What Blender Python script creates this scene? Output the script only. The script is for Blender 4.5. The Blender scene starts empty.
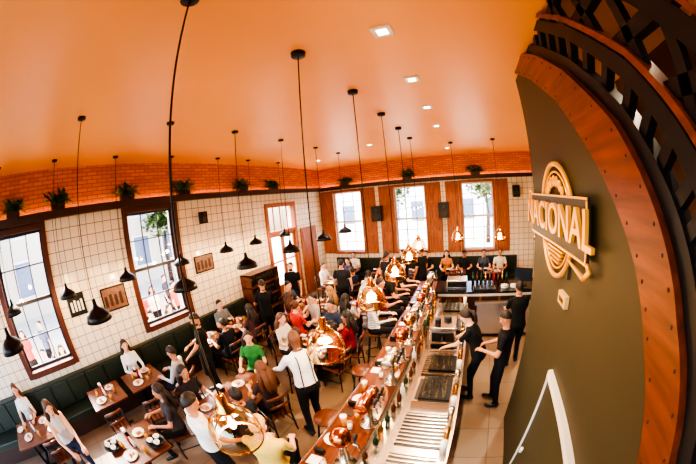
import bpy, bmesh, random
from mathutils import Vector, Matrix, Euler
from math import *
random.seed(7)
scene=bpy.context.scene
COL=scene.collection
def lin(c):
    c=c/255.0
    return c/12.92 if c<=.04045 else ((c+.055)/1.055)**2.4
def S(r,g,b): return (lin(r),lin(g),lin(b))
MATS={}
def mat(name,c,rough=.6,metal=0,noise=.15,ns=6,emit=0,bump=0,spec=.5):
    if name in MATS: return MATS[name]
    m=bpy.data.materials.new(name); m.use_nodes=True; nt=m.node_tree; b=nt.nodes["Principled BSDF"]
    b.inputs["Roughness"].default_value=rough; b.inputs["Metallic"].default_value=metal
    b.inputs["Specular IOR Level"].default_value=spec
    b.inputs["Base Color"].default_value=(*c,1)
    if noise>0:
        tc=nt.nodes.new("ShaderNodeTexCoord"); n=nt.nodes.new("ShaderNodeTexNoise"); n.inputs["Scale"].default_value=ns; n.inputs["Detail"].default_value=3
        mx=nt.nodes.new("ShaderNodeMix"); mx.data_type='RGBA'
        mx.inputs[6].default_value=(*[x*(1-noise) for x in c],1); mx.inputs[7].default_value=(*[min(1,x*(1+noise)) for x in c],1)
        nt.links.new(tc.outputs["Object"],n.inputs["Vector"]); nt.links.new(n.outputs[0],mx.inputs[0]); nt.links.new(mx.outputs[2],b.inputs["Base Color"])
        if bump>0:
            bp=nt.nodes.new("ShaderNodeBump"); bp.inputs["Strength"].default_value=bump; bp.inputs["Distance"].default_value=.02
            nt.links.new(n.outputs[0],bp.inputs["Height"]); nt.links.new(bp.outputs[0],b.inputs["Normal"])
    if emit>0:
        b.inputs["Emission Color"].default_value=(*c,1); b.inputs["Emission Strength"].default_value=emit
    MATS[name]=m; return m
def wood(name,c1,c2,rough=.4,axis=1,scale=3):
    m=bpy.data.materials.new(name); m.use_nodes=True; nt=m.node_tree; b=nt.nodes["Principled BSDF"]
    tc=nt.nodes.new("ShaderNodeTexCoord"); mp=nt.nodes.new("ShaderNodeMapping")
    sc=[scale*6]*3; sc[axis]=scale*.6; mp.inputs["Scale"].default_value=sc
    n=nt.nodes.new("ShaderNodeTexNoise"); n.inputs["Scale"].default_value=1.5; n.inputs["Detail"].default_value=5
    cr=nt.nodes.new("ShaderNodeValToRGB"); cr.color_ramp.elements[0].color=(*c1,1); cr.color_ramp.elements[1].color=(*c2,1)
    cr.color_ramp.elements[0].position=.3; cr.color_ramp.elements[1].position=.7
    nt.links.new(tc.outputs["Object"],mp.inputs[0]); nt.links.new(mp.outputs[0],n.inputs["Vector"]); nt.links.new(n.outputs[0],cr.inputs[0]); nt.links.new(cr.outputs[0],b.inputs["Base Color"])
    b.inputs["Roughness"].default_value=rough; return m
def tile(name,c,grout,w,h,plane,rough=.25,offset=0,mortar=.006,var=.06,c2=None):
    m=bpy.data.materials.new(name); m.use_nodes=True; nt=m.node_tree; b=nt.nodes["Principled BSDF"]
    tc=nt.nodes.new("ShaderNodeTexCoord"); sp=nt.nodes.new("ShaderNodeSeparateXYZ"); cb=nt.nodes.new("ShaderNodeCombineXYZ")
    nt.links.new(tc.outputs["Object"],sp.inputs[0])
    nt.links.new(sp.outputs[plane[0]],cb.inputs[0]); nt.links.new(sp.outputs[plane[1]],cb.inputs[1])
    br=nt.nodes.new("ShaderNodeTexBrick"); br.offset=offset; br.inputs["Scale"].default_value=1
    br.inputs["Brick Width"].default_value=w; br.inputs["Row Height"].default_value=h; br.inputs["Mortar Size"].default_value=mortar
    c2=c2 or tuple(x*(1-var) for x in c)
    br.inputs["Color1"].default_value=(*c,1); br.inputs["Color2"].default_value=(*c2,1); br.inputs["Mortar"].default_value=(*grout,1)
    nt.links.new(cb.outputs[0],br.inputs["Vector"]); nt.links.new(br.outputs[0],b.inputs["Base Color"])
    bp=nt.nodes.new("ShaderNodeBump"); bp.inputs["Strength"].default_value=.4; bp.inputs["Distance"].default_value=.01; bp.invert=True
    nt.links.new(br.outputs[1],bp.inputs["Height"]); nt.links.new(bp.outputs[0],b.inputs["Normal"])
    b.inputs["Roughness"].default_value=rough; return m
def glassmat(name,tint,gloss=.12,rough=.03,edge=0.0,gc=(1,.95,.85)):
    m=bpy.data.materials.new(name); m.use_nodes=True; nt=m.node_tree; nt.nodes.clear()
    o=nt.nodes.new("ShaderNodeOutputMaterial"); mx=nt.nodes.new("ShaderNodeMixShader"); t=nt.nodes.new("ShaderNodeBsdfTransparent"); g=nt.nodes.new("ShaderNodeBsdfGlossy")
    t.inputs[0].default_value=(*tint,1); g.inputs[0].default_value=(*gc,1); g.inputs["Roughness"].default_value=rough
    if edge:
        lw=nt.nodes.new("ShaderNodeLayerWeight"); lw.inputs[0].default_value=.3
        pw=nt.nodes.new("ShaderNodeMath"); pw.operation='MULTIPLY_ADD'; pw.inputs[1].default_value=edge; pw.inputs[2].default_value=gloss; pw.use_clamp=True
        nt.links.new(lw.outputs["Facing"],pw.inputs[0]); nt.links.new(pw.outputs[0],mx.inputs[0])
    else: mx.inputs[0].default_value=gloss
    nt.links.new(t.outputs[0],mx.inputs[1]); nt.links.new(g.outputs[0],mx.inputs[2]); nt.links.new(mx.outputs[0],o.inputs[0]); return m

class MB:
    def __init__(s): s.v=[];s.f=[];s.m=[];s.s=[]
    def add(s,vs,fs,m=0,smooth=True,M=None):
        o=len(s.v)
        for p in vs:
            p=Vector(p)
            if M is not None: p=M@p
            s.v.append(p)
        for f in fs: s.f.append([i+o for i in f]); s.m.append(m); s.s.append(smooth)
    def box(s,x0,x1,y0,y1,z0,z1,m=0,M=None):
        vs=[(x,y,z) for x in (x0,x1) for y in (y0,y1) for z in (z0,z1)]
        s.add(vs,[(0,1,3,2),(4,6,7,5),(0,4,5,1),(2,3,7,6),(0,2,6,4),(1,5,7,3)],m,False,M)
    def prism(s,pts,x0,x1,m=0):
        n=len(pts); vs=[(x0,a,b) for a,b in pts]+[(x1,a,b) for a,b in pts]
        fs=[tuple(range(n)),tuple(range(2*n-1,n-1,-1))]+[(i,(i+1)%n,(i+1)%n+n,i+n) for i in range(n)]
        s.add(vs,fs,m,False)
    def tube(s,pts,rad,n=8,m=0,M=None,flat=1.0,ref=None):
        pts=[Vector(p) for p in pts]
        if not hasattr(rad,'__len__'): rad=[rad]*len(pts)
        vs=[];fs=[]
        d0=(pts[1]-pts[0]).normalized()
        r=Vector(ref) if ref is not None else Vector((1,0,0)) if abs(d0.x)<.8 else Vector((0,1,0))
        a=(r-d0*r.dot(d0)).normalized()
        for i,p in enumerate(pts):
            d=(pts[min(i+1,len(pts)-1)]-pts[max(i-1,0)]).normalized()
            a=(a-d*a.dot(d)).normalized(); b=d.cross(a)
            for k in range(n):
                t=2*pi*k/n; vs.append(p+a*cos(t)*rad[i]+b*sin(t)*rad[i]*flat)
        for i in range(len(pts)-1):
            for k in range(n):
                k2=(k+1)%n; fs.append((i*n+k,i*n+k2,(i+1)*n+k2,(i+1)*n+k))
        fs.append(tuple(range(n-1,-1,-1))); fs.append(tuple((len(pts)-1)*n+k for k in range(n)))
        s.add(vs,fs,m,True,M)
    def lathe(s,prof,n=16,m=0,c=(0,0,0),M=None,close=False):
        vs=[];fs=[]
        for r,z in prof:
            for k in range(n):
                t=2*pi*k/n; vs.append((c[0]+r*cos(t),c[1]+r*sin(t),c[2]+z))
        for i in range(len(prof)-1):
            for k in range(n):
                k2=(k+1)%n; fs.append((i*n+k,i*n+k2,(i+1)*n+k2,(i+1)*n+k))
        if close: fs.append(tuple(range(n-1,-1,-1))); fs.append(tuple((len(prof)-1)*n+k for k in range(n)))
        s.add(vs,fs,m,True,M)
    def cyl(s,c,r,h,n=12,m=0,M=None): s.lathe([(r,0),(r,h)],n,m,c,M,True)
    def ell(s,c,r,n=12,k=8,m=0,M=None,R=None):
        vs=[];fs=[]
        for i in range(k+1):
            ph=pi*i/k
            for j in range(n):
                t=2*pi*j/n; p=Vector((r[0]*sin(ph)*cos(t),r[1]*sin(ph)*sin(t),r[2]*cos(ph)))
                if R is not None: p=R@p
                vs.append(p+Vector(c))
        for i in range(k):
            for j in range(n):
                j2=(j+1)%n
                fs.append((i*n+j,(i+1)*n+j,(i+1)*n+j2,i*n+j2))
        s.add(vs,fs,m,True,M)
    def mesh(s,name,mats):
        me=bpy.data.meshes.new(name); me.from_pydata([tuple(p) for p in s.v],[],s.f)
        for mt in mats: me.materials.append(mt)
        me.polygons.foreach_set("material_index",s.m); me.polygons.foreach_set("use_smooth",s.s); me.update(); return me
    def obj(s,name,mats,loc=(0,0,0),rz=0,bevel=0,parent=None,scale=1):
        return inst(name,s.mesh(name,mats),loc,rz,bevel,parent,scale)
def inst(name,me,loc=(0,0,0),rz=0,bevel=0,parent=None,scale=1):
    o=bpy.data.objects.new(name,me); COL.objects.link(o); o.location=loc; o.rotation_euler=(0,0,rz); o.scale=(scale,)*3
    if bevel: b=o.modifiers.new("bevel","BEVEL"); b.width=bevel; b.segments=2; b.limit_method='ANGLE'
    if parent: o.parent=parent
    return o
def empty(name,loc=(0,0,0)):
    e=bpy.data.objects.new(name,None); COL.objects.link(e); e.location=loc; e.empty_display_size=.2; return e

# ---------------------------------------------------------------- people
def capsule(B,a,b,ra,rb,n=12):
    a=Vector(a);b=Vector(b);d=(b-a).normalized();pts=[];rr=[]
    for t in (-.95,-.7,-.3): pts.append(a+d*ra*t); rr.append(ra*sqrt(1-t*t))
    for t in (0,.25,.5,.75,1): pts.append(a.lerp(b,t)); rr.append(ra+(rb-ra)*t)
    for t in (.3,.7,.95): pts.append(b+d*rb*t); rr.append(rb*sqrt(1-t*t))
    B.tube(pts,rr,n)
def segd(p,a,b):
    ab=b-a; t=max(0,min(1,(p-a).dot(ab)/ab.length_squared)); return (p-(a+ab*t)).length,t
def ik(s,h,l1,l2,pole):
    d=h-s; L=min(d.length,(l1+l2)*.985); dn=d.normalized(); h=s+dn*L
    a=(l1*l1-l2*l2+L*L)/(2*L); q=sqrt(max(0,l1*l1-a*a)); pn=(pole-dn*pole.dot(dn)).normalized()
    return s+dn*a+pn*q,h
SKINS={'l':S(226,172,140),'m':S(190,130,95),'d':S(110,68,45),'p':S(238,190,165)}
def person(name,x,y,face=0,pose='stand',seat=.46,H=1.72,lean=0,hl=None,hr=None,hy=0,hp=0,shirt=(25,25,27),pants=(28,28,32),skin='m',hairc=(35,24,18),
           hair='short',sleeve='short',fem=False,beard=False,susp=False,vox=.021,stripe=None,z=0,apron=None,glasses=False):
    la=radians(lean)
    sd=Vector((0,sin(la),cos(la))); dd=Vector((0,cos(la),-sin(la))); X=Vector((1,0,0))
    sit=pose=='sit'
    pz=seat+.105 if sit else .95
    pel=Vector((0,-.12*sin(la)*(0 if sit else 1.6),pz))
    T=lambda a,b,t: pel+X*a+dd*b+sd*t
    sw=.155 if fem else .178; hw=.165 if fem else .155; ws=.12 if fem else .142
    B=MB()
    rings=[(-.11,hw*.8,.09),(-.06,hw,.115),(.02,hw*1.02,.12),(.12,(hw+ws)/2,.11),(.21,ws,.1),(.31,(ws+sw)/2+.005,.118 if fem else .112),(.38,sw*.98,.115),(.44,sw*.95,.10),(.49,sw*.72,.08),(.525,.075,.06),(.54,.05,.05)]
    vs=[];fs=[];n=16
    for t,a,b in rings:
        for k in range(n):
            c=cos(2*pi*k/n); s_=sin(2*pi*k/n)
            c=copysign(abs(c)**.85,c); s_=copysign(abs(s_)**.85,s_)
            vs.append(T(a*c,b*s_,t))
    for i in range(len(rings)-1):
        for k in range(n): fs.append((i*n+k,i*n+(k+1)%n,(i+1)*n+(k+1)%n,(i+1)*n+k))
    fs.append(tuple(range(n-1,-1,-1))); fs.append(tuple((len(rings)-1)*n+k for k in range(n)))
    B.add(vs,fs)
    bones=[(T(0,0,-.05),T(0,0,-.02),.16,'pants'),(T(0,0,.0),T(0,0,.44),.13,'shirt')]
    if fem:
        for sx in (-1,1): B.ell(T(.065*sx,.085,.32),(.06,.055,.06))
    for sx in (-1,1):
        hip=T(.085*sx,0,-.03)
        if sit:
            kn=Vector((.13*sx,.42,seat+.09)); an=Vector((.13*sx,.36 if seat<.6 else .30,max(.09,seat+.09-.42)))
        else:
            kn=Vector((.10*sx,.03+.04*sx,.50)); an=Vector((.11*sx,-.02+.05*sx,.09))
        to=an+Vector((.02*sx,.15,-.045))
        k=1.05
        capsule(B,hip,kn,.088*k,.06*k); capsule(B,kn,an,.058*k,.043*k); capsule(B,an+Vector((0,-.03,-.03)),to,.045,.036)
        bones+=[(hip,kn,.07,'pants'),(kn,an+Vector((0,0,.04)),.05,'pants'),(an+Vector((0,0,-.03)),to,.05,'shoe')]
    hands=[]
    for sx,h in ((-1,hl),(1,hr)):
        s=T((sw-.005)*sx,0,.455)
        if h is None:
            h=Vector((.17*sx,.34,seat+.33)) if sit else s+Vector((.07*sx,.10,-.53))
        else: h=Vector(h)
        pole=Vector((.45*sx,-.5,-.75))
        el,wr=ik(s,h,.285,.25,pole)
        capsule(B,s,el,.056 if not fem else .048,.042 if not fem else .036,10); capsule(B,el,wr,.041 if not fem else .035,.027,10)
        if sleeve=='long': bones+=[(s,wr,.045,'shirt')]
        elif sleeve=='none': bones+=[(s,wr,.045,'skin')]
        else:
            mid=s.lerp(el,.62); bones+=[(s,mid,.048,'shirt'),(mid+(el-s)*.06,el,.045,'skin'),(el,wr,.035,'skin')]
        hands.append((sx,el,wr))
    R=Euler((-la*.45-radians(hp),0,radians(hy)),'XYZ').to_matrix()
    Hc=T(0,.025,.665)+Vector((0,.02*sin(la),.005))
    hd=lambda a,b,c: Hc+R@Vector((a,b,c))
    capsule(B,T(0,-.005,.49),hd(0,-.02,-.05),.056 if not fem else .047,.05 if not fem else .043)
    B.ell(hd(0,-.005,.022),(.076,.094,.104),R=R,n=16,k=10); B.ell(hd(0,.022,-.055),(.056,.066,.068),R=R)
    B.ell(hd(0,.088,-.01),(.014,.024,.03),R=R)
    bones+=[(T(0,0,.52),hd(0,0,-.05),.05,'skin'),(hd(0,0,-.05),hd(0,0,.06),.08,'skin')]
    me=B.mesh("tmp",[]); ob=bpy.data.objects.new("tmp",me); COL.objects.link(ob)
    rm=ob.modifiers.new("r","REMESH"); rm.mode='VOXEL'; rm.voxel_size=vox
    smm=ob.modifiers.new("s","SMOOTH"); smm.factor=.5; smm.iterations=2
    dg=bpy.context.evaluated_depsgraph_get(); ev=ob.evaluated_get(dg); m2=ev.to_mesh()
    V=[v.co.copy() for v in m2.vertices]; F=[tuple(p.vertices) for p in m2.polygons]
    ev.to_mesh_clear(); bpy.data.objects.remove(ob); bpy.data.meshes.remove(me)
    G=MB(); G.v=V
    idx={'shirt':0,'pants':1,'skin':2,'shoe':3}
    for f in F:
        c=sum((V[i] for i in f),Vector())/len(f); best=9;lab='shirt'
        for a,b,r,l in bones:
            d,t=segd(c,a,b); d-=r
            if d<best: best=d;lab=l
        rel=c-pel; t=rel.dot(sd); 
        if lab in('shirt','pants') and abs(rel.x)<.26 and (rel-sd*t).length<.2 and -.12<t<.56:
            if not (sit and rel.dot(dd)>.13 and t<.12): lab='shirt' if t>-.01 and not(t<.03 and lab=='pants') else 'pants'
            if t>.525: lab='skin'
        G.f.append(list(f)); G.m.append(idx[lab]); G.s.append(True)
    for sx,el,wr in hands:
        d=(wr-el).normalized(); dn=Vector((0,0,-1)); 
        if abs(d.z)>.75: dn=Vector((-sx,0,0))
        nrm=(dn-d*dn.dot(d)).normalized(); side=d.cross(nrm).normalized()
        inward=Vector((-sx,0,0)) if abs(d.z)<=.75 else Vector((0,1,0))
        if side.dot(inward)<0: side=-side
        n=10; vs=[];fs=[]
        for t,w,h_ in ((-.02,.024,.02),(.01,.03,.018),(.045,.041,.016),(.08,.04,.014),(.092,.03,.008)):
            for k in range(n):
                an=2*pi*k/n; vs.append(wr+d*t+side*w*cos(an)+nrm*h_*sin(an))
        for i in range(4):
            for k in range(n): fs.append((i*n+k,i*n+(k+1)%n,(i+1)*n+(k+1)%n,(i+1)*n+k))
        fs.append(tuple(range(n-1,-1,-1))); fs.append(tuple(4*n+k for k in range(n))); G.add(vs,fs,2)
        for j,(o,L) in enumerate(((.030,.066),(.010,.076),(-.011,.070),(-.030,.054))):
            p=wr+d*.082+side*o; pts=[p-d*.01]; a=.22+.1*j
            q=p; 
            for fr in (.42,.32,.26):
                dirv=d*cos(a)+nrm*sin(a); q=q+dirv*L*fr; pts.append(q); a+=.38
            G.tube(pts,[.0095,.009,.008,.0062],6,2)
        p=wr+d*.025+side*.026; G.tube([p,p+side*.022+d*.028+nrm*.006,p+side*.030+d*.055+nrm*.016,p+side*.027+d*.073+nrm*.024],[.012,.011,.0095,.007],6,2)
        if sleeve=='long': G.tube([wr-d*.03,wr-d*.002],[.034,.036],10,0)
    for sx in (-1,1):
        G.ell(hd(.031*sx,.081,.004),(.014,.009,.009),8,6,4,R=R); G.ell(hd(.031*sx,.0885,.004),(.0062,.004,.0065),6,5,5,R=R)
        G.ell(hd(.032*sx,.088,.026),(.019,.006,.0042),8,5,6,R=R)
        G.ell(hd(.078*sx,-.004,-.004),(.009,.019,.03),8,6,2,R=R)
    G.ell(hd(0,.083,-.058),(.024,.009,.0075),8,6,7,R=R)
    if glasses:
        for sx in (-1,1):
            G.tube([hd(.031*sx+.022*cos(t),.1,.004+.018*sin(t)) for t in [k*pi/5 for k in range(11)]],.003,5,5)
    def cap(fr,sid,bk,sc=1.0,mi=6):
        n=24;k=9;vs=[];fs=[]
        for i in range(k+2):
            for j in range(n):
                t=2*pi*j/n; cf=cos(t)
                mx=radians(sid+(fr-sid)*max(0,cf)**1.3+(bk-sid)*max(0,-cf)**1.0)
                ph=mx*min(i,k)/k; q=(1.0 if i<=k else .9)*sc*(1+.012*sin(7*t+3*i))
                vs.append(hd(.083*q*sin(ph)*sin(t),-.008+.103*q*sin(ph)*cf,.024+.112*q*cos(ph)))
        for i in range(k+1):
            for j in range(n): fs.append((i*n+j,i*n+(j+1)%n,(i+1)*n+(j+1)%n,(i+1)*n+j))
        G.add(vs,fs,mi)
    if hair=='short': cap(52,82,120)
    elif hair=='curly':
        cap(52,92,125,1.12)
        for _ in range(26):
            t=random.uniform(0,2*pi);ph=random.uniform(.1,1.5); 
            if cos(t)>.3 and ph>.9: continue
            G.ell(hd(.092*sin(ph)*sin(t),-.01+.11*sin(ph)*cos(t),.03+.12*cos(ph)),(.028,)*3,6,5,6)
    elif hair in('long','bun','pony'):
        cap(50,100,128,1.05)
        if hair=='long':
            for sx,w in ((-1,.045),(1,.045),(-.45,.055),(.45,.055)):
                yb=-.035 if abs(sx)==1 else -.075
                base=hd(.062*sx,yb,.03)
                drop=Vector((0,0,-1))*.75+(-sd)*.25
                bo=-dd*.03 if abs(sx)<1 else Vector((sx*.012,0,0))
                G.tube([base,hd(.078*sx,yb-.01,-.05),hd(.082*sx,yb-.018,-.11)+bo,hd(.085*sx,yb-.02,-.12)+drop*.09+bo*1.6,hd(.08*sx,yb-.02,-.12)+drop*.18+bo*1.9,hd(.07*sx,yb-.02,-.12)+drop*.24+bo*2],[w*.7,w,w*1.05,w,w*.75,w*.2],8,6,flat=.75,ref=(1,0,0))
        elif hair=='bun': G.ell(hd(0,-.105,.075),(.045,.042,.042),10,8,6)
        else: G.tube([hd(0,-.09,.05),hd(0,-.14,.03),hd(0,-.15,-.06),hd(0,-.13,-.16)],[.02,.035,.032,.01],8,6)
    elif hair=='cap':
        cap(70,82,112,1.0); cap(58,66,80,1.09,5); G.ell(hd(0,.115,.055),(.062,.065,.010),10,6,5,R=R)
    if beard:
        G.ell(hd(0,.03,-.078),(.06,.064,.05),12,8,6,R=R)
    if susp:
        for sx in (-1,1):
            G.tube([T(.09*sx,-.125,.0),T(.085*sx,-.112,.15),T(.08*sx,-.125,.33),T(.08*sx,-.105,.45),T(.085*sx,-.03,.505),T(.08*sx,.1,.44),T(.08*sx,.12,.3),T(.09*sx,.128,.0)],.008,6,5)
    if apron is not None:
        vs=[];fs=[];nn=9
        for i,zz in enumerate((0,-.12,-.26,-.42)):
            for j in range(nn):
                a=radians(-75+150*j/(nn-1)); w=.185+.01*i
                vs.append(pel+Vector((w*sin(a),(.15+.008*i)*cos(a),zz)))
        for i in range(3):
            for j in range(nn-1): fs.append((i*nn+j,i*nn+j+1,(i+1)*nn+j+1,(i+1)*nn+j))
        if not sit: G.add(vs,fs,8)
    key=lambda c:"%d_%d_%d"%tuple(c)
    sm_=mat("cloth_"+key(shirt),S(*shirt),.85,noise=.22,ns=14,bump=.25,spec=.2)
    if stripe: 
        sm_=bpy.data.materials.new("striped_cloth"); sm_.use_nodes=True; nt=sm_.node_tree; w=nt.nodes.new("ShaderNodeTexWave"); w.bands_direction='Z'; w.inputs["Scale"].default_value=9
        cr=nt.nodes.new("ShaderNodeValToRGB"); cr.color_ramp.elements[0].color=(*S(*shirt),1); cr.color_ramp.elements[1].color=(*S(*stripe),1); cr.color_ramp.elements[0].position=.6; cr.color_ramp.elements[1].position=.7
        tc=nt.nodes.new("ShaderNodeTexCoord"); nt.links.new(tc.outputs["Object"],w.inputs[0]); nt.links.new(w.outputs[0],cr.inputs[0]); nt.links.new(cr.outputs[0],nt.nodes["Principled BSDF"].inputs["Base Color"])
    ms=[sm_,mat("trousers_"+key(pants),S(*pants),.85,noise=.2,ns=10,spec=.2),mat("skin_"+skin,SKINS[skin],.5,noise=.06,ns=20),mat("shoe_leather",S(22,20,20),.4),
        mat("eye_white",S(235,230,225),.3,noise=0),mat("black_plastic",S(15,14,14),.4,noise=.1),mat("hair_"+key(hairc),S(*hairc),.55,noise=.35,ns=60),mat("lips",S(165,80,75),.5,noise=.1),mat("apron_cloth",S(*(apron or (20,20,20))),.8)]
    o=G.obj(name,ms,(x,y,z),radians(face),scale=H/1.72)
    return o

# ---------------------------------------------------------------- materials
M_orange=mat("ceiling_orange_plaster",S(240,166,88),.42,noise=.06,ns=1.0)
M_tileL=tile("cream_tile_left",S(248,234,210),S(150,128,102),.2,.2,(1,2),.15,0,.007)
M_tileB=tile("cream_tile_back",S(248,234,210),S(150,128,102),.2,.2,(0,2),.15,0,.007)
M_brL=tile("brick_left",S(222,134,76),S(160,94,55),.24,.075,(1,2),.8,.5,.008,c2=S(196,108,60))
M_brB=tile("brick_back",S(222,134,76),S(160,94,55),.24,.075,(0,2),.8,.5,.008,c2=S(196,108,60))
M_floor=tile("floor_stone_tiles",S(132,108,86),S(90,74,60),.6,.6,(0,1),.35,0,.006,.14)
M_dark=mat("dark_stained_wood",S(58,34,24),.45,noise=.25)
M_frameL=mat("window_frame_brown",S(86,40,26),.5,noise=.2)
M_white=mat("white_paint",S(225,220,210),.5,noise=.04)
M_shut=wood("shutter_wood",S(128,68,36),S(180,104,58),.5,2)
M_bar=wood("bar_top_wood",S(76,37,24),S(114,61,41),.22,1)
M_table=wood("table_top_wood",S(76,40,26),S(112,62,40),.3,1)
M_steel=mat("stainless_steel",S(215,204,188),.25,1,noise=.08,ns=4)
M_brass=mat("polished_brass",S(226,166,84),.2,1,noise=.06)
M_copper=mat("copper",S(200,115,70),.2,1,noise=.08)
M_black=mat("black_metal",S(18,17,18),.4,.3,noise=.1)
M_green=mat("olive_green_wall",S(60,55,35),.55,noise=.06,ns=2)
M_bench=mat("green_leather",S(34,44,32),.45,noise=.15)
M_glass=glassmat("clear_window_glass",(1,1,1),.05)
M_amber=glassmat("amber_blown_glass",(1,.80,.50),.16,.06,.62,(1,.82,.52))
M_cup=glassmat("drinking_glass",(.95,.96,.96),.12,.05,.4)
M_china=mat("white_china",S(240,238,232),.2,noise=.02)
M_bulb=mat("bulb_glow",(1,.68,.32),.4,noise=0,emit=7)
M_navy=mat("navy_steel",S(30,33,40),.4,.3,noise=.15)
M_beam=wood("riveted_beam_wood",S(84,38,20),S(128,64,34),.4,1,2)
M_leaf=mat("leaf_green",S(82,116,44),.6,noise=.4,ns=12)
M_leaf2=mat("leaf_dark",S(46,72,30),.6,noise=.4,ns=12)

# ---------------------------------------------------------------- room
XL,YB,XE,Y0,ZC,ZL=-5.76,10.09,3.6,-6.0,4.7,3.84
WL=[(-1.36,-.08),(1.97,3.25)]
WB=[(-5.2,-3.95),(-2.67,-1.44),(-.15,1.07)]
DL=(6.6,8.05)
Z0,Z1=1.25,3.70
def wallbuild(name,axis,pos,thk,a0,a1,ops,mats):
    B=MB()
    def bx(u0,u1,z0,z1,m):
        if u1-u0<1e-4 or z1-z0<1e-4: return
        if axis=='y': B.box(pos-thk,pos,u0,u1,z0,z1,m)
        else: B.box(u0,u1,pos,pos+thk,z0,z1,m)
    u=a0
    for (o0,o1,z0,z1) in sorted(ops):
        bx(u,o0,0,ZL,0); bx(o0,o1,0,z0,0); bx(o0,o1,z1,ZL,0); u=o1
    bx(u,a1,0,ZL,0); bx(a0,a1,ZL,ZC,1)
    return B.obj(name,mats)
wallbuild("wall_left",'y',XL,.35,Y0,YB+.35,[(a,b,Z0,Z1) for a,b in WL]+[(-4.7,-3.4,Z0,Z1),(DL[0],DL[1],0,3.4)],[M_tileL,M_brL])
wallbuild("wall_back",'x',YB,.35,XL,XE,[(a,b,Z0,Z1) for a,b in WB],[M_tileB,M_brB])
B=MB(); B.box(XE,XE+.2,3.0,YB+.35,0,ZC); B.box(2.3,XE+.2,2.9,3.0,0,ZC); B.obj("wall_east",[M_green])
B=MB(); B.box(XL,XE,Y0,YB,-.1,0); B.obj("floor",[M_floor])
B=MB(); B.box(XL-.35,XE+.2,Y0,YB+.35,ZC,ZC+.15); B.obj("ceiling",[M_orange])
B=MB(); B.box(XL,XL+.26,Y0,YB,ZL-.02,ZL+.05); B.box(XL+.24,XL+.27,Y0,YB-.24,ZL-.05,ZL+.09); B.obj("ledge_shelf",[M_dark])
B=MB(); B.box(XL+.26,XE,YB-.26,YB,ZL-.02,ZL+.05); B.box(XL+.27,XE,YB-.27,YB-.24,ZL-.05,ZL+.09); B.obj("ledge_shelf",[M_dark])
M_led=mat("led_strip_glow",(1,.48,.14),.5,noise=0,emit=10)
B=MB(); B.box(XL+.02,XL+.05,Y0,YB-.1,ZL+.055,ZL+.075); B.obj("led_strip",[M_led])
B=MB(); B.box(XL+.1,XE,YB-.05,YB-.02,ZL+.055,ZL+.075); B.obj("led_strip",[M_led])
B=MB(); B.box(XL,XL+.025,Y0,DL[0]-.1,0,.14); B.obj("baseboard_left",[M_dark])
B=MB(); B.box(XL+.1,XE,YB-.025,YB,0,.14); B.obj("baseboard_back",[M_dark])

def window(name,axis,pos,a0,a1,z0,z1,mf,mm,cols,rows,outer=.09,depth=.1):
    B=MB()
    def bx(u0,u1,zz0,zz1,d0,d1,m):
        if axis=='y': B.box(pos-d1,pos-d0,u0,u1,zz0,zz1,m)
        else: B.box(u0,u1,pos+d0,pos+d1,zz0,zz1,m)
    o=outer
    bx(a0-o,a0+.03,z0-o,z1+o,-.05,depth,0); bx(a1-.03,a1+o,z0-o,z1+o,-.05,depth,0)
    bx(a0+.03,a1-.03,z1-.03,z1+o,-.05,depth,0); bx(a0+.03,a1-.03,z0-o,z0+.03,-.08,depth,0)
    mid=(z0+z1)/2; bx(a0+.03,a1-.03,mid-.035,mid+.035,.1,.16,1)
    for u in (a0+.03,a1-.08): bx(u,u+.05,z0+.03,z1-.03,.1,.15,1)
    for zz in (z0+.03,z1-.08): bx(a0+.08,a1-.08,zz,zz+.05,.1,.15,1)
    for i in range(1,cols): u=a0+(a1-a0)*i/cols; bx(u-.013,u+.013,z0+.05,z1-.05,.115,.14,1)
    for i in range(1,rows):
        zz=z0+(z1-z0)*i/rows
        if abs(zz-mid)>.05: bx(a0+.05,a1-.05,zz-.013,zz+.013,.115,.14,1)
    bx(a0+.05,a1-.05,z0+.05,z1-.05,.125,.128,2)
    return B.obj(name,[mf,mm,M_glass])
M_mdark=mat("sash_dark",S(52,44,50),.5)
window("window_1",'y',XL,*WL[0],Z0,Z1,M_frameL,M_mdark,3,4); window("window_2",'y',XL,*WL[1],Z0,Z1,M_frameL,M_mdark,3,4)
window("window_6",'y',XL,-4.7,-3.4,Z0,Z1,M_frameL,M_mdark,3,4)
for i,w in enumerate(WB): window("window_%d"%(i+3),'x',YB,*w,Z0,Z1,M_shut,M_white,3,6,.06)
for a,b in WB:
    for u0,u1 in ((a-.56,a-.07),(b+.07,b+.56)):
        B=MB(); B.box(u0,u1,YB-.05,YB-.012,Z0-.05,Z1+.05,0)
        for k in range(3):
            zz=Z0+.03+k*.82; B.box(u0+.07,u1-.07,YB-.062,YB-.05,zz+.05,zz+.72,0); B.box(u0+.12,u1-.12,YB-.07,YB-.062,zz+.1,zz+.67,0)
        B.obj("window_shutter",[M_shut],bevel=.006)
B=MB(); y0,y1=DL; x=XL
B.box(x-.1,x+.05,y0-.09,y0+.04,0,3.5); B.box(x-.1,x+.05,y1-.04,y1+.09,0,3.5); B.box(x-.1,x+.05,y0+.04,y1-.04,3.36,3.5); B.box(x-.1,x+.04,y0+.04,y1-.04,2.5,2.6)
for k in (1,2,3): yy=y0+(y1-y0)*k/4; B.box(x-.06,x-.02,yy-.015,yy+.015,2.6,3.36)
ym=(y0+y1)/2
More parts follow.
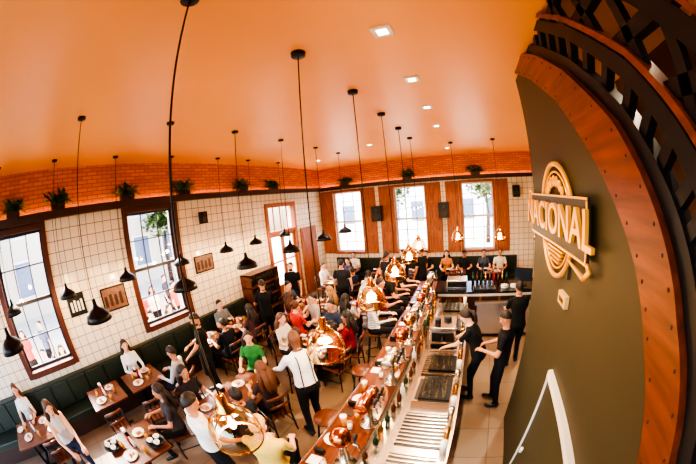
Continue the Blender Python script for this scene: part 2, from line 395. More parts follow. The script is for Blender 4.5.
for a,b in ((y0+.04,ym),(ym,y1-.04)):
    B.box(x-.08,x-.03,a,a+.08,.02,2.5);B.box(x-.08,x-.03,b-.08,b,.02,2.5);B.box(x-.08,x-.03,a+.08,b-.08,.02,.8);B.box(x-.08,x-.03,a+.08,b-.08,2.4,2.5);B.box(x-.08,x-.03,a+.08,b-.08,1.55,1.6)
    B.box(x-.056,x-.053,a+.08,b-.08,.8,2.4,1)
B.obj("door_1",[M_shut,M_glass],bevel=.004)
B=MB(); B.box(x+.03,x+.08,8.3,9.35,.02,2.5)
for yy in (8.38,8.88):
    for za,zb in ((.15,.85),(1.0,1.55),(1.7,2.35)): B.box(x+.08,x+.095,yy,yy+.4,za,zb)
B.tube([(x+.08,8.36,1.05),(x+.14,8.36,1.05),(x+.14,8.46,1.05)],.012,8,1)
B.obj("door_2",[M_shut,M_brass],bevel=.006)

# ---------------------------------------------------------------- right sign wall, riveted beam, truss
XR=.85
PL=[(3.02,4.7),(2.5,4.42),(1.95,4.03),(1.36,3.44),(1.03,3.10),(.81,2.84),(.42,2.51),(0,2.2),(-.6,1.9),(-2,1.5)]
PU=[(2.5,4.7),(2.1,4.48),(1.65,4.15),(1.17,3.70),(.86,3.30),(.62,2.99),(.28,2.68),(-.15,2.38),(-.7,2.1),(-2,1.75)]
B=MB(); B.prism([(-2,0),(3.25,0),(3.25,4.7)]+PL,XR,XR+.14,0); B.obj("wall_right",[M_green])
B=MB()
for i in range(len(PL)-1): B.prism([PL[i],PL[i+1],PU[i+1],PU[i]],XR-.05,XR+.16,0)
for i in range(len(PL)-2):
    for f in (0,.33,.66):
        for q in (.14,.86):
            a=Vector(PL[i]).lerp(Vector(PL[i+1]),f); b=Vector(PU[i]).lerp(Vector(PU[i+1]),f); c=a.lerp(b,q)
            B.ell((XR-.05,c.x,c.y),(.007,.009,.009),8,6,1)
B.obj("riveted_arch_beam",[M_beam,M_dark])
def off(P,d):
    out=[]
    for i,p in enumerate(P):
        a=Vector(P[max(0,i-1)]);b=Vector(P[min(len(P)-1,i+1)]);t=(b-a).normalized(); n=Vector((-t.y,t.x)); 
        if n.y<0: n=-n
        out.append(tuple(Vector(p)+n*d))
    return out
B=MB()
def rail(d0,d1,x0=XR,x1=XR+.1,m=0):
    a=off(PU,d0);b=off(PU,d1)
    for i in range(len(a)-1): B.prism([a[i],a[i+1],b[i+1],b[i]],x0,x1,m)
rail(.0,.09); rail(.22,.32); rail(.34,.38,XR-.02,XR+.12,1); rail(.60,.72); rail(.74,.77,XR-.01,XR+.11,1); rail(1.05,1.18); rail(1.5,1.62)
def dens(P,n=3):
    o=[]
    for i in range(len(P)-1):
        for k in range(n): o.append(tuple(Vector(P[i]).lerp(Vector(P[i+1]),k/n)))
    return o
A0,A1,A2,A3=[dens(off(PU,d)) for d in (.05,.27,.67,1.1)]
def bar2(p,q,w,m=0):
    p=Vector(p);q=Vector(q);t=(q-p).normalized();n=Vector((-t.y,t.x))*w
    B.prism([tuple(p-n),tuple(q-n),tuple(q+n),tuple(p+n)],XR+.02,XR+.08,m)
for i in range(0,len(A0)-2,1):
    bar2(A0[i],A1[i],.03)
    if i%2==0:
        bar2(A1[i],A2[i+2],.035); bar2(A1[i+2],A2[i],.035,0); bar2(A2[i],A3[i],.04); bar2(A2[i],A3[i+2],.03,1)
B.obj("steel_arch_truss",[M_navy,M_beam])
B=MB(); B.box(2.3,2.45,-3,2.9,0,ZC); B.obj("wall_mezzanine",[mat("mezzanine_brown_paint",S(96,60,38),.6)])
B=MB(); B.box(XR-.02,XR,.55,1.93,0,1.88,1); B.box(XR-.04,XR,1.93,1.945,0,1.93); B.box(XR-.045,XR,.48,.55,0,1.93); B.box(XR-.05,XR,.55,1.93,1.87,1.93); B.cyl((XR-.07,1.75,1.0),.02,.06,8,0)
B.obj("door_3",[M_white,M_green])
B=MB(); B.box(XR-.04,XR,1.93,2.12,2.5,2.60); B.box(XR-.046,XR-.04,1.97,2.08,2.53,2.57,1); B.obj("thermostat",[mat("aged_plastic",S(200,170,110),.5),M_brass],bevel=.006)
B=MB(); B.box(XR-.03,XR,1.98,2.05,2.72,2.82); B.obj("light_switch",[M_green],bevel=.005)
M_gold=mat("gold_paint_added_glow",S(226,158,56),.3,.6,noise=.05,emit=.16)  # gold paint with a weak glow added to brighten it; not a lamp
M_signbg=mat("sign_dark_board",S(44,36,22),.5)
sg=empty("logo_sign",(XR,2.32,3.13))  # sign brightness comes from emission put into the gold paint
MT=Matrix(((0,0,-1,0),(-1,0,0,0),(0,1,0,0),(0,0,0,1)))
B=MB(); B.lathe([(0.0,.02),(.40,.02),(.40,0)],48,0,M=MT)
for r,w in ((.42,.022),(.36,.009)):
    B.tube([MT@Vector((r*cos(t),r*sin(t)*1.1,.035)) for t in [2*pi*k/48 for k in range(49)]],w,6,1)
for k in range(-3,4):
    a=pi/2+k*.3; c=Vector((.26*cos(a),.08+.24*sin(a),.04)); B.ell(MT@c,(.018,.03,.05),8,6,1)
for k in range(4): B.box(-.05,-.02,-.22+.03*k,.22-.03*k,-.24-k*.035,-.225-k*.035,1)
B.obj("emblem",[M_signbg,M_gold],parent=sg)
B=MB(); B.box(-.07,-.045,-.76,.76,-.19,.21,0); B.box(-.078,-.07,-.76,.76,.195,.21,1); B.box(-.078,-.07,-.76,.76,-.19,-.175,1); B.box(-.078,-.07,-.76,-.745,-.17,.19,1); B.box(-.078,-.07,.745,.76,-.17,.19,1)
B.tube([(-.06,-.74,-.17),(-.06,-.8,-.22),(-.06,-.72,-.28),(-.06,-.4,-.24)],[.012,.02,.02,.008],8,1); B.tube([(-.06,.7,.2),(-.06,.82,.24),(-.06,.84,.12)],[.008,.02,.02],8,1)
B.obj("banner",[M_signbg,M_gold],parent=sg)
tx=bpy.data.curves.new("lettering","FONT"); tx.body="NACIONAL"; tx.size=.34; tx.extrude=.015; tx.offset=.004; tx.align_x='CENTER'; tx.align_y='CENTER'; tx.materials.append(M_gold)
to=bpy.data.objects.new("lettering",tx); COL.objects.link(to); to.parent=sg; to.matrix_local=Matrix.Translation((-.085,0,0.01))@MT

# ---------------------------------------------------------------- bar
bx0,bx1=-1.24,-.78
B=MB(); B.box(bx0,bx1,.2,7.0,1.05,1.1); B.box(bx0-.02,bx0,.2,7.0,1.03,1.1,0); B.obj("bar_counter_top",[M_bar],bevel=.01)
B=MB(); B.box(bx0+.12,bx1,.25,6.95,0,1.05,0)
for k in range(9): B.box(bx0+.1,bx0+.12,.35+k*.74,.95+k*.74,.2,.95,1)
B.tube([(bx0+.02,.3,.2),(bx0+.02,6.9,.2)],.02,8,2)
for k in range(7): B.tube([(bx0+.02,.5+k,.2),(bx0+.12,.5+k,.2)],.012,6,2)
B.obj("bar_counter_base",[M_dark,M_bench,M_brass])
B=MB(); B.box(-.76,.02,.3,6.0,.1,.86,0); B.box(-.76,.04,.3,6.0,.86,.9,0); B.box(-.78,-.62,.3,6.0,.9,1.0,0)
for k in range(8):
    ya=.5+k*.68
    if k in(1,2,4,6):
        B.box(-.56,-.06,ya,ya+.55,.902,.915,1)
        for j in range(9): B.box(-.56,-.06,ya+.02+j*.06,ya+.04+j*.06,.915,.925,0)
    elif k in (0,5):
        B.box(-.54,-.1,ya,ya+.5,.901,.908,1); B.box(-.54,-.1,ya,ya+.02,.9,.94,0);B.box(-.54,-.1,ya+.48,ya+.5,.9,.94,0); B.tube([(-.6,ya+.25,.9),(-.6,ya+.25,1.15),(-.45,ya+.25,1.2),(-.4,ya+.25,1.1)],.014,8,0)
    else:
        B.box(-.55,-.08,ya,ya+.5,.9,1.0,0); B.box(-.52,-.11,ya+.03,ya+.47,1.0,1.004,1)
for k in range(6): B.box(.02,.035,.4+k*.93,1.28+k*.93,.15,.8,1)
B.obj("bar_work_station",[M_steel,mat("steel_dark",S(92,88,84),.3,1)])
B=MB(); B.box(-.75,2.3,6.15,6.95,1.06,1.11,0); B.box(-.7,2.25,6.25,6.9,0,1.06,1)
for k in range(6): B.box(-.6+k*.48,-.18+k*.48,6.23,6.25,.15,.95,2)
B.box(-.7,2.25,6.2,6.25,.98,1.04,3)
B.obj("service_counter",[mat("black_granite",S(26,26,30),.12,noise=.2),M_shut,M_dark,M_white])
B=MB(); B.box(.2,2.3,5.95,6.14,.85,.9,0); B.box(.25,2.25,5.98,6.14,.1,.85,1); B.obj("under_counter_fridge",[M_steel,M_steel])

def bottle(B,x,y,z,h=.28,m=0,r=.035):
    B.lathe([(0,0),(r,0),(r,h*.6),(r*.4,h*.75),(r*.36,h),(0,h)],10,m,(x,y,z))
M_beer=mat("lager_beer",S(225,150,40),.2,noise=.1); M_foam=mat("beer_foam",S(245,238,220),.7,noise=.03)
M_bg=mat("bottle_green",S(30,60,35),.15,noise=.1); M_bb=mat("bottle_brown",S(80,42,20),.15,noise=.1); M_red=mat("ketchup_red",S(150,30,24),.35,noise=.1)
M_food=mat("fried_food",S(196,130,60),.7,noise=.4,ns=30)
def rackbase(name,x,y,z,nx,ny):
    B=MB(); B.box(x-.05,x+nx*.085,y-.05,y+ny*.085,z,z+.03,0)
    for i in range(nx):
        for j in range(ny): B.lathe([(.026,0),(.034,.13)],10,1,(x+i*.085,y+j*.085,z+.03)); B.cyl((x+i*.085,y+j*.085,z+.03),.026,.01,10,1)
    B.obj(name,[M_black,M_cup])
for yy,nx,ny,zz in ((2.62,4,5,1.005),(3.35,4,4,.926),(4.6,4,5,.926),(5.32,4,4,1.005)): rackbase("glass_rack",-.42,yy,zz,nx,ny)
def tap(y,mt,drum=True):
    B=MB()
    B.lathe([(.10,0),(.10,.02),(.05,.03),(.045,.3),(.055,.32)],16,0,(0,0,0),None,True)
    if drum:
        B.tube([(0,-.17,.38),(0,-.16,.38),(0,.16,.38),(0,.17,.38)],[.06,.078,.078,.06],16,1); 
        for s in (-.1,0,.1):
            B.tube([(.07,s,.38),(.13,s,.37),(.14,s,.30)],[.014,.013,.011],8,0); B.tube([(.11,s,.385),(.13,s,.5)],[.012,.02],8,2)
    else:
        B.ell((0,0,.42),(.1,.1,.11),16,10,1); B.tube([(.08,0,.38),(.15,0,.36),(.16,0,.28)],[.014,.013,.011],8,0); B.tube([(.12,0,.38),(.14,0,.52)],[.012,.022],8,2)
    B.obj("beer_tap_tower",[M_steel,mt,M_black],(-.86,y,1.1))
for y,mt,d in ((1.35,M_copper,False),(1.95,M_copper,True),(2.75,M_steel,True),(3.3,M_copper,False),(3.8,M_brass,False),(4.3,M_steel,True),(4.9,M_copper,True),(5.5,M_brass,True),(6.2,M_steel,True)): tap(y,mt,d)
B=MB(); B.box(-.55,-.15,3.98,4.42,1.0,1.3,0); B.box(-.53,-.17,3.96,3.98,1.05,1.22,1); B.cyl((-.45,4.1,1.3),.05,.1,12,1); B.cyl((-.3,4.28,1.3),.07,.06,12,1); B.tube([(-.35,3.98,1.15),(-.35,3.9,1.15),(-.35,3.86,1.1)],.015,8,1)
B.box(-.55,-.15,3.98,4.42,.93,1.0,1)
B.obj("espresso_machine",[M_steel,M_black],bevel=.012)
B=MB(); random.seed(5)
for i in range(26): 
    yy=1.1+i*.19; bottle(B,-.70+random.uniform(-.02,.04),yy,1.0,random.uniform(.2,.3),random.choice([0,1,1,3,4,3]),.03)
B.obj("bar_bottles",[M_bg,M_bb,M_red,M_brass,M_china])
B=MB()
for i in range(20):
    yy=.75+i*.27+random.uniform(-.06,.06); xx=-.03; B.cyl((xx,yy,.9),.036,random.uniform(.1,.2),12,i%3)
B.obj("bar_shakers_and_jars",[M_steel,M_china,M_brass])
B=MB()
for i in range(22):
    yy=1.0+i*.26+random.uniform(-.05,.05); xx=-.93+random.uniform(-.03,.05)
    if any(abs(yy-t)<.15 for t in (1.35,1.95,2.75,3.3,3.8,4.3,4.9,5.5,6.2)): xx=-1.02
    B.lathe([(.026,.002),(.032,.12)],10,0,(xx,yy,1.1)); B.cyl((xx,yy,1.102),.027,.06,10,1+i%2)
B.obj("bar_tumblers",[M_cup,M_beer,M_china])
B=MB()
for i,yy in enumerate((1.2,2.0,2.9,3.65,4.4,5.1,5.9)):
    B.box(-1.2,-1.08,yy,yy+.12,1.1,1.112,i%2); B.box(-1.19,-1.09,yy+.16,yy+.2,1.1,1.18,2)
B.obj("bar_napkins_and_menus",[M_china,M_dark,M_black])
def beer(x,y,z):
    B=MB(); B.lathe([(.03,0),(.04,.16)],12,0,(x,y,z)); B.cyl((x,y,z+.005),.033,.12,12,1); B.cyl((x,y,z+.125),.037,.03,12,2); B.obj("beer_glass",[M_cup,M_beer,M_foam])
for x,y in ((-1.1,1.85),(-1.12,2.5),(-1.08,3.35),(-1.08,3.95),(-1.12,4.85),(-1.1,5.75)): beer(x,y,1.1)
def plate(x,y,z,r=.12,food=True):
    B=MB(); B.lathe([(0,.004),(r*.65,.004),(r,.022),(r,.026),(r*.6,.01),(0,.01)],20,0,(x,y,z))
    if food:
        for k in range(6):
            a=random.uniform(0,6.28); q=random.uniform(0,r*.5); B.ell((x+q*cos(a),y+q*sin(a),z+.025),(.025,.018,.014),8,5,1)
    B.obj("plate_of_food" if food else "dinner_plate",[M_china,M_food])
for x,y in ((-1.1,1.6),(-1.1,2.3),(-1.1,3.15),(-1.1,4.65),(-1.1,5.4)): plate(x,y,1.1,.1)
B=MB(); B.box(-.02,.02,-.05,.05,0,.1,0); B.box(-.24,.24,-.02,.01,.1,.42,0); B.box(-.22,.22,.01,.014,.12,.40,1); B.box(-.12,.12,-.1,.1,-.0,.012,0)
B.obj("pos_monitor",[M_black,mat("screen_dark",S(40,50,60),.1,noise=0)],(1.45,6.55,1.11),radians(160))
B=MB(); B.box(-.5,.0,6.4,6.8,1.11,1.3,0); B.box(-.48,-.02,6.38,6.4,1.14,1.28,1); B.obj("dish_warmer",[M_steel,M_black],bevel=.01)
B=MB()
for i in range(9): bottle(B,.15+i*.11,6.75,1.11,.3,(0,1,0,3,1,2,1,3,0)[i])
B.obj("liquor_bottles",[M_bg,M_bb,M_red,M_brass])
rackbase("glass_rack",.2,6.25,1.111,6,3)
B=MB()
for j in range(2):
    for i in range(5): B.lathe([(0,.0),(.07,.0),(.1,.012),(0,.012)],16,j,(.95+j*.24,6.4,1.112+i*.013))
B.obj("plate_stack",[M_china,M_china])

# ---------------------------------------------------------------- pendants
lights=empty("light_rig")
def pt(loc,p,col=(1,.66,.34),r=.06):
    l=bpy.data.lights.new("bulb_light","POINT"); l.energy=p; l.color=col; l.shadow_soft_size=r
    o=bpy.data.objects.new("bulb_light",l); COL.objects.link(o); o.location=loc; o.parent=lights
def pend_black_mesh(z):
    B=MB(); B.lathe([(.0,ZC-z),(.06,ZC-z),(.055,ZC-z-.03),(.01,ZC-z-.035)],16,0)
    B.tube([(0,0,ZC-z-.02),(0,0,.12)],.006,6,0)
    B.lathe([(.0,.17),(.022,.165),(.03,.10),(.05,.07),(.10,.045),(.16,-.0),(.185,-.07),(.18,-.07),(.155,-.005),(.09,.035),(.03,.06)],24,0)
    B.ell((0,0,-.01),(.035,.035,.045),12,8,1); return B.mesh("pendant_black",[M_black,M_bulb])
pm=pend_black_mesh(2.55)
for x,ys in ((-3.27,(-.88,.48,1.84,3.10,4.35,5.70,6.92)),(-5.12,(-1.05,.24,1.58,2.92,4.24,5.3,6.6))):
    for y in ys: inst("pendant_lamp",pm,(x,y,2.55)); pt((x,y,2.42),12)
B=MB(); z=2.2
B.lathe([(.0,ZC-z),(.065,ZC-z),(.06,ZC-z-.04),(.01,ZC-z-.045)],16,0); B.tube([(0,0,ZC-z-.02),(0,0,.2)],.006,6,0)
B.lathe([(0,.27),(.03,.26),(.035,.19),(.06,.17),(.062,.15)],20,1)
B.lathe([(.055,.16),(.085,.13),(.14,.07),(.165,0),(.168,-.05),(.152,-.10),(.157,-.115)],28,2)
B.lathe([(.158,-.10),(.163,-.112),(.155,-.124)],28,1)
B.lathe([(.03,.15),(.03,.08),(.0,.075)],12,1)
B.ell((0,0,.03),(.026,.026,.045),12,8,3)
gm=B.mesh("pendant_glass",[M_black,M_brass,M_amber,M_bulb])
for y in (.64,1.8,2.97,4.1,5.2,6.3): inst("glass_pendant_lamp",gm,(-1.14,y,z)); pt((-1.14,y,z-.1),20)
for x,y in ((-.25,7.45),(.9,7.3),(2.0,7.2)): inst("glass_pendant_lamp",gm,(x,y,z)); pt((x,y,z-.1),20)
M_spot=mat("downlight_glow",(1,.93,.8),.4,noise=0,emit=5)
def downlight(x,y,p=120):
    B=MB(); B.box(-.08,.08,-.08,.08,-.012,0,0); B.box(-.04,.04,-.04,.04,-.016,-.012,1); B.obj("recessed_downlight",[M_white,M_spot],(x,y,ZC))
    l=bpy.data.lights.new("downlight","SPOT"); l.energy=p; l.color=(1,.78,.52); l.spot_size=radians(115); l.spot_blend=.8; l.shadow_soft_size=.08
    o=bpy.data.objects.new("downlight",l); COL.objects.link(o); o.location=(x,y,ZC-.04); o.parent=lights
for x,y in ((-.41,1.85),(-.41,2.95),(-.41,4.1),(-.41,5.4),(-2.2,6.5),(-4.3,7.6),(-.4,8.4),(1.6,5.4),(1.6,1.2),(1.6,-.4)): downlight(x,y,150 if y>1.3 or x<1 else 60)  # last two are added fill lamps, to warm the mezzanine behind the truss
# ---------------------------------------------------------------- plants
def plant():
    B=MB(); B.box(-.16,.16,-.08,.08,0,.14,0)
    for i in range(60):
        a=random.uniform(0,6.28); L=random.uniform(.14,.30); up=random.uniform(-.15,1.0)
        p0=Vector((random.uniform(-.13,.13),random.uniform(-.06,.06),.13)); d=Vector((cos(a)*1.0,sin(a)*.5,up)).normalized()
        p1=p0+d*L*.5+Vector((0,0,.04)); p2=p0+d*L+Vector((0,0,-.06*(1-up)))
        if p2.z<.08 and abs(p2.y)<.13: p2.z=.08
        B.tube([p0,p1,p2],[.008,.006,.003],4,1+(i%2))
        for q in (p1,p2,p1.lerp(p2,.5)):
            s=Vector((-d.y,d.x,0)).normalized()*.05; t=d*.07
            B.add([q-t*.3,q+s,q+t,q-s+Vector((0,0,.01))],[(0,1,2,3)],1+(i%2),False)
    return B
for (x,y,r) in ((XL+.13,-.75,90),(XL+.13,.35,90),(XL+.13,2.0,90),(XL+.13,3.5,90),(XL+.13,5.5,90),(XL+.13,6.9,90),(-4.55,YB-.13,0),(-2.05,YB-.13,0),(.45,YB-.13,0)):
    plant().obj("potted_trailing_plant",[M_dark,M_leaf,M_leaf2],(x,y,ZL+.055),radians(r))
# ---------------------------------------------------------------- wall decor
def frame(y,z,w,h,art):
    B=MB(); B.box(XL,XL+.03,y-w/2,y+w/2,z-h/2,z+h/2,0); B.box(XL+.03,XL+.034,y-w/2+.03,y+w/2-.03,z-h/2+.03,z+h/2-.03,1)
    for k in range(4): B.box(XL+.034,XL+.036,y-w/2+.06+k*w*.2,y-w/2+.06+k*w*.2+w*.12,z-h*.3,z+h*(.15+.06*(k%2)),2)
    B.obj("framed_picture",[M_black,art,M_white if art is M_black else M_dark])
M_art=mat("print_art",S(120,84,66),.6,noise=.8,ns=14)
frame(1.35,2.1,.62,.48,M_art); frame(.42,2.2,.42,.42,M_black); frame(3.95,2.25,.6,.42,M_art)
def speaker(name,loc,rz,s=1):
    B=MB(); B.box(-.13*s,.13*s,-.1*s,.1*s,-.2*s,.2*s,0); B.lathe([(0,.004),(.08*s,.0),(.1*s,.012),(.1*s,0)],16,1,M=Matrix.Translation((0,-.1*s,-.06*s))@Matrix.Rotation(pi/2,4,'X')); B.lathe([(0,.004),(.04*s,.0),(.045*s,.01),(.045*s,0)],16,1,M=Matrix.Translation((0,-.1*s,.1*s))@Matrix.Rotation(pi/2,4,'X')); B.box(-.03,.03,.1*s,.1*s+.07,-.04,.04,0)
    B.obj(name,[M_black,mat("speaker_cone",S(50,48,46),.6)],loc,rz,bevel=.008)
speaker("wall_speaker",(-3.3,YB-.2,2.75),0,1.4); speaker("wall_speaker",(-.8,YB-.2,2.75),0,1.4); speaker("wall_speaker",(XL+.18,4.0,3.35),radians(90),.7); speaker("wall_speaker",(1.9,YB-.2,3.3),0,1)
B=MB(); B.box(XL,XL+.4,5.1,6.35,0,.06,0)
for z in (.06,.45,.85,1.25,1.6): B.box(XL+.03,XL+.4,5.1,6.35,z,z+.03,0)
B.box(XL,XL+.03,5.1,6.35,0,1.63,0);B.box(XL+.03,XL+.4,5.1,5.13,0,1.63,0);B.box(XL+.03,XL+.4,6.32,6.35,0,1.63,0)
for z in (.09,.48,.88,1.28):
    for k in range(11): bottle(B,XL+.22,5.2+k*.105,z,.28,1+k%2,.034)
B.obj("bottle_shelf_cabinet",[M_table,M_bg,M_bb])
# ---------------------------------------------------------------- banquette
B=MB(); B.box(XL+.03,XL+.55,-4.5,5.0,.0,.34,1); B.box(XL+.03,XL+.58,-4.5,5.0,.34,.46,0); B.box(XL+.03,XL+.16,-4.5,5.0,.46,1.02,0)
for k in range(19): B.box(XL+.16,XL+.19,-4.48+k*.5,-4.03+k*.5,.5,.98,0)
B.obj("banquette_bench",[M_bench,M_dark],bevel=.015)
B=MB(); B.box(-5.2,1.9,YB-.6,YB-.05,.34,.46,0); B.box(-5.2,1.9,YB-.6,YB-.05,0,.34,1); B.box(-5.2,1.9,YB-.17,YB-.05,.46,1.05,0)
B.obj("banquette_bench",[M_bench,M_dark],bevel=.015)
# ---------------------------------------------------------------- tables & chairs
def table(x,y,w,d,h=.75,things=True,rz=0):
    B=MB(); B.box(-w/2,w/2,-d/2,d/2,h-.035,h,0); B.box(-w/2+.03,w/2-.03,-d/2+.03,d/2-.03,h-.05,h-.035,1)
    n=2 if max(w,d)>1.0 else 1
    for k in range(n):
        oy=0 if n==1 else (k-.5)*d*.6
        B.tube([(0,oy,.03),(0,oy,h-.05)],.035,10,1); B.box(-.25,.25,oy-.03,oy+.03,0,.03,1); B.box(-.03,.03,oy-.25,oy+.25,0,.028,1)
    B.obj("dining_table",[M_table,M_black],(x,y,0),radians(rz),bevel=.005)
    if things:
        plate(x-w*.22,y+d*.2,h,.11); plate(x+w*.2,y-d*.2,h,.12); 
        if d>.85: plate(x+w*.22,y+d*.36,h,.10); plate(x-w*.2,y-d*.38,h,.1,False)
        for ox,oy in ((.05,.27),(-.08,-.22),(.3,.08)):
            B=MB(); B.lathe([(.03,0),(.035,.13)],12,0,(0,0,0)); B.cyl((0,0,.004),.03,.09,12,1); B.obj("drinking_glass",[M_cup,M_beer],(x+w*ox,y+d*oy,h))
        B=MB(); bottle(B,0,0,0,.2,0,.028); bottle(B,.06,.03,0,.18,1,.025); B.obj("sauce_bottle",[M_red,M_foam],(x-w*.05,y-d*.05,h)); 
        B=MB(); B.box(-.06,.06,-.04,.04,0,.07,0); B.box(-.05,.05,-.03,.03,.07,.1,1); B.obj("napkin_holder",[M_black,M_china],(x-w*.38,y-d*.02,h))
def chairmesh():
    B=MB()
    B.box(-.2,.2,-.2,.2,.43,.46,0)
    for sx in (-1,1):
        B.tube([(.19*sx,.19,0),(.17*sx,.17,.43)],.016,8,1); B.tube([(.19*sx,-.21,0),(.17*sx,-.18,.45),(.175*sx,-.24,.86)],.016,8,1)
        B.tube([(.18*sx,.18,.2),(.18*sx,-.19,.2)],.01,6,1)
    B.tube([(-.175,-.24,.86),(0,-.275,.87),(.175,-.24,.86)],.022,8,0,flat=1.4)
    B.tube([(-.172,-.22,.68),(0,-.25,.69),(.172,-.22,.68)],.02,8,0,flat=1.3)
    for x in (-.08,0,.08): B.tube([(x,-.19,.46),(x,-.255,.86)],.009,6,1)
    return B.mesh("chair",[M_table,M_black])
CH=chairmesh()
def stoolmesh():
    B=MB(); B.lathe([(0,.70),(.17,.70),(.18,.72),(.17,.745),(0,.75)],20,0)
    for k in range(4):
        a=pi/4+k*pi/2; B.tube([(.21*cos(a),.21*sin(a),0),(.12*cos(a),.12*sin(a),.7)],.014,8,1)
    B.tube([(.185*cos(t),.185*sin(t),.25) for t in [2*pi*k/16 for k in range(17)]],.01,6,1)
    return B.mesh("stool",[M_table,M_black])
ST=stoolmesh()
def sitter(x,y,face,stool=False,chair=True,seat=None,**k):
    st=.75 if stool else .46
    if chair: inst("bar_stool" if stool else "dining_chair",ST if stool else CH,(x,y,0),radians(face))
    return person(k.pop('name','seated_diner'),x,y,face,'sit',st,**k)
table(-4.87,.2,.75,.78); table(-4.87,1.12,.75,.78); table(-4.75,-1.75,.8,1.2); table(-5.0,4.05,.7,.8); table(-5.0,3.1,.7,.7)
table(-2.98,1.95,.8,1.3); table(-2.75,4.05,.75,.9); table(-4.0,5.75,.8,.9); table(-2.6,5.9,.75,.9); table(-4.1,7.9,.8,.9); table(-2.75,7.75,.8,.9)
table(-4.3,9.1,.7,.6); table(-3.0,9.1,.7,.6); table(-1.7,9.1,.7,.6); table(-.4,9.1,.7,.6); table(.9,9.1,.7,.6); table(-3.3,.1,.8,.9)
for x,y,f in ((-4.3,.1,90),(-4.3,-1.4,90),(-4.1,.9,80),(-3.3,-.7,0),(-3.3,5.8,90),(-4.0,6.6,180),(-1.9,8.4,180),(-.4,8.5,180),(-2.7,.2,90)):
    inst("dining_chair",CH,(x,y,0),radians(f))
for y in (2.2,3.4): inst("bar_stool",ST,(-1.55,y,0))
for x,y in ((-3.1,.4),(-3.45,-.25)):
    B=MB(); B.lathe([(0,.0),(.13,.0),(.15,.03),(.145,.03),(.13,.008),(0,.008)],24,0); 
    for k in range(3): a=k*2.1; B.lathe([(.0,0),(.025,0),(.05,.05),(.045,.05),(.0,.01)],12,1,(.07*cos(a),.07*sin(a),.01))
    B.obj("serving_tray",[M_black,M_china],(x,y,.78))
person("waiter",-4.19,2.42,150,H=1.74,skin='m',hp=25,hl=(-.15,.35,1.0),hr=(.2,.3,1.05),apron=(20,20,20),beard=True)
person("waiter",-4.38,4.52,60,H=1.74,skin='m',hr=(.15,.4,1.05),hl=(-.15,.38,1.1),hp=20,apron=(20,20,20))
person("waiter",-4.75,6.2,200,H=1.76,skin='l',beard=True,apron=(20,20,20))
person("head_waiter",-2.0,2.5,60,H=1.8,skin='d',shirt=(235,235,238),sleeve='long',hair='bald',susp=True,hl=(-.25,.42,1.05),hr=(.2,.35,1.15),hp=20,vox=.016,lean=8)
person("bartender",.2,3.85,70,H=1.7,skin='l',lean=22,hl=(-.15,.48,1.02),hr=(.12,.5,1.0),hp=20,hair='pony',fem=True,vox=.017)
person("bartender",.63,3.65,80,H=1.72,skin='m',hl=(-.15,.3,1.15),hr=(.1,.33,1.12),hp=25,vox=.016,hair='short')
person("bartender",1.05,4.85,10,H=1.72,skin='m',lean=10,hl=(-.15,.4,1.1),hr=(.15,.4,1.1),hair='short')
person("standing_guest",-3.85,-.95,-70,H=1.66,fem=True,skin='l',shirt=(205,205,210),sleeve='none',hair='long',hairc=(74,44,26),lean=16,hl=(-.1,.4,1.0),hr=(.15,.4,1.02),pants=(50,60,90),vox=.016)
person("standing_guest",-2.3,.88,-10,H=1.74,skin='m',shirt=(238,236,230),sleeve='short',vox=.015,hp=15,hl=(-.2,.38,1.0),hr=(.2,.3,1.0))
sitter(-1.58,1.12,25,stool=True,skin='p',shirt=(214,186,92),hair='short',hairc=(206,170,120),hl=(-.14,.36,.98),hr=(.16,.36,.98),vox=.015,hp=18)
sitter(-5.42,1.15,-90,chair=False,fem=True,skin='l',shirt=(240,238,232),sleeve='long',hair='long',hairc=(60,36,22),hl=(-.15,.36,.8),hr=(.15,.36,.8))
sitter(-4.25,1.75,125,skin='m',shirt=(176,178,184),sleeve='long',hp=15)
sitter(-3.45,2.95,-150,fem=True,skin='l',shirt=(50,120,62),hair='long',hairc=(50,30,20),hy=20)
sitter(-2.52,2.25,70,fem=True,skin='l',shirt=(70,50,44),hair='long',hairc=(96,56,30),hp=20,vox=.018)
sitter(-3.55,1.5,-80,fem=True,skin='m',shirt=(40,36,40),hair='long',hairc=(28,20,16)); sitter(-2.42,1.6,80,skin='m',shirt=(46,48,56),hairc=(24,18,14))
sitter(-2.75,4.78,180,skin='m',shirt=(50,60,80)); sitter(-2.15,4.3,100,fem=True,skin='m',shirt=(120,22,30),hair='long',hairc=(30,20,16),sleeve='long')
sitter(-2.2,3.75,80,skin='l',shirt=(150,60,54),hair='curly'); sitter(-3.4,3.85,-90,fem=True,skin='l',shirt=(216,206,196),hair='long',hairc=(90,56,34))
sitter(-3.5,4.5,-10,fem=True,skin='l',shirt=(196,50,38),hair='bun',hairc=(90,52,30)); sitter(-2.7,3.35,0,fem=True,skin='l',shirt=(36,34,38),hair='long',hairc=(60,36,24))
sitter(-3.35,5.05,150,skin='l',shirt=(170,160,150),glasses=True); sitter(-3.2,5.6,95,fem=True,skin='p',shirt=(240,236,230),hair='long',hairc=(150,110,66))
sitter(-1.8,4.7,-75,stool=True,fem=True,skin='l',shirt=(232,226,216),stripe=(120,130,150),hair='long',hairc=(120,76,44),sleeve='long',hy=70)
sitter(-1.85,6.15,-80,stool=True,skin='m',shirt=(24,24,26),hair='cap'); sitter(-1.75,6.9,-95,stool=True,skin='l',shirt=(34,34,40),beard=True)
sitter(-1.9,5.5,-60,stool=True,skin='m',shirt=(110,30,34))
sitter(-2.6,6.6,180,skin='l',shirt=(226,224,220),hair='short'); sitter(-2.6,5.15,0,fem=True,skin='m',shirt=(200,190,180),hair='long')
sitter(-4.6,5.75,-90,skin='l',shirt=(60,80,110)); sitter(-4.0,5.0,0,fem=True,skin='l',shirt=(230,120,100),hair='long',hairc=(80,48,30))
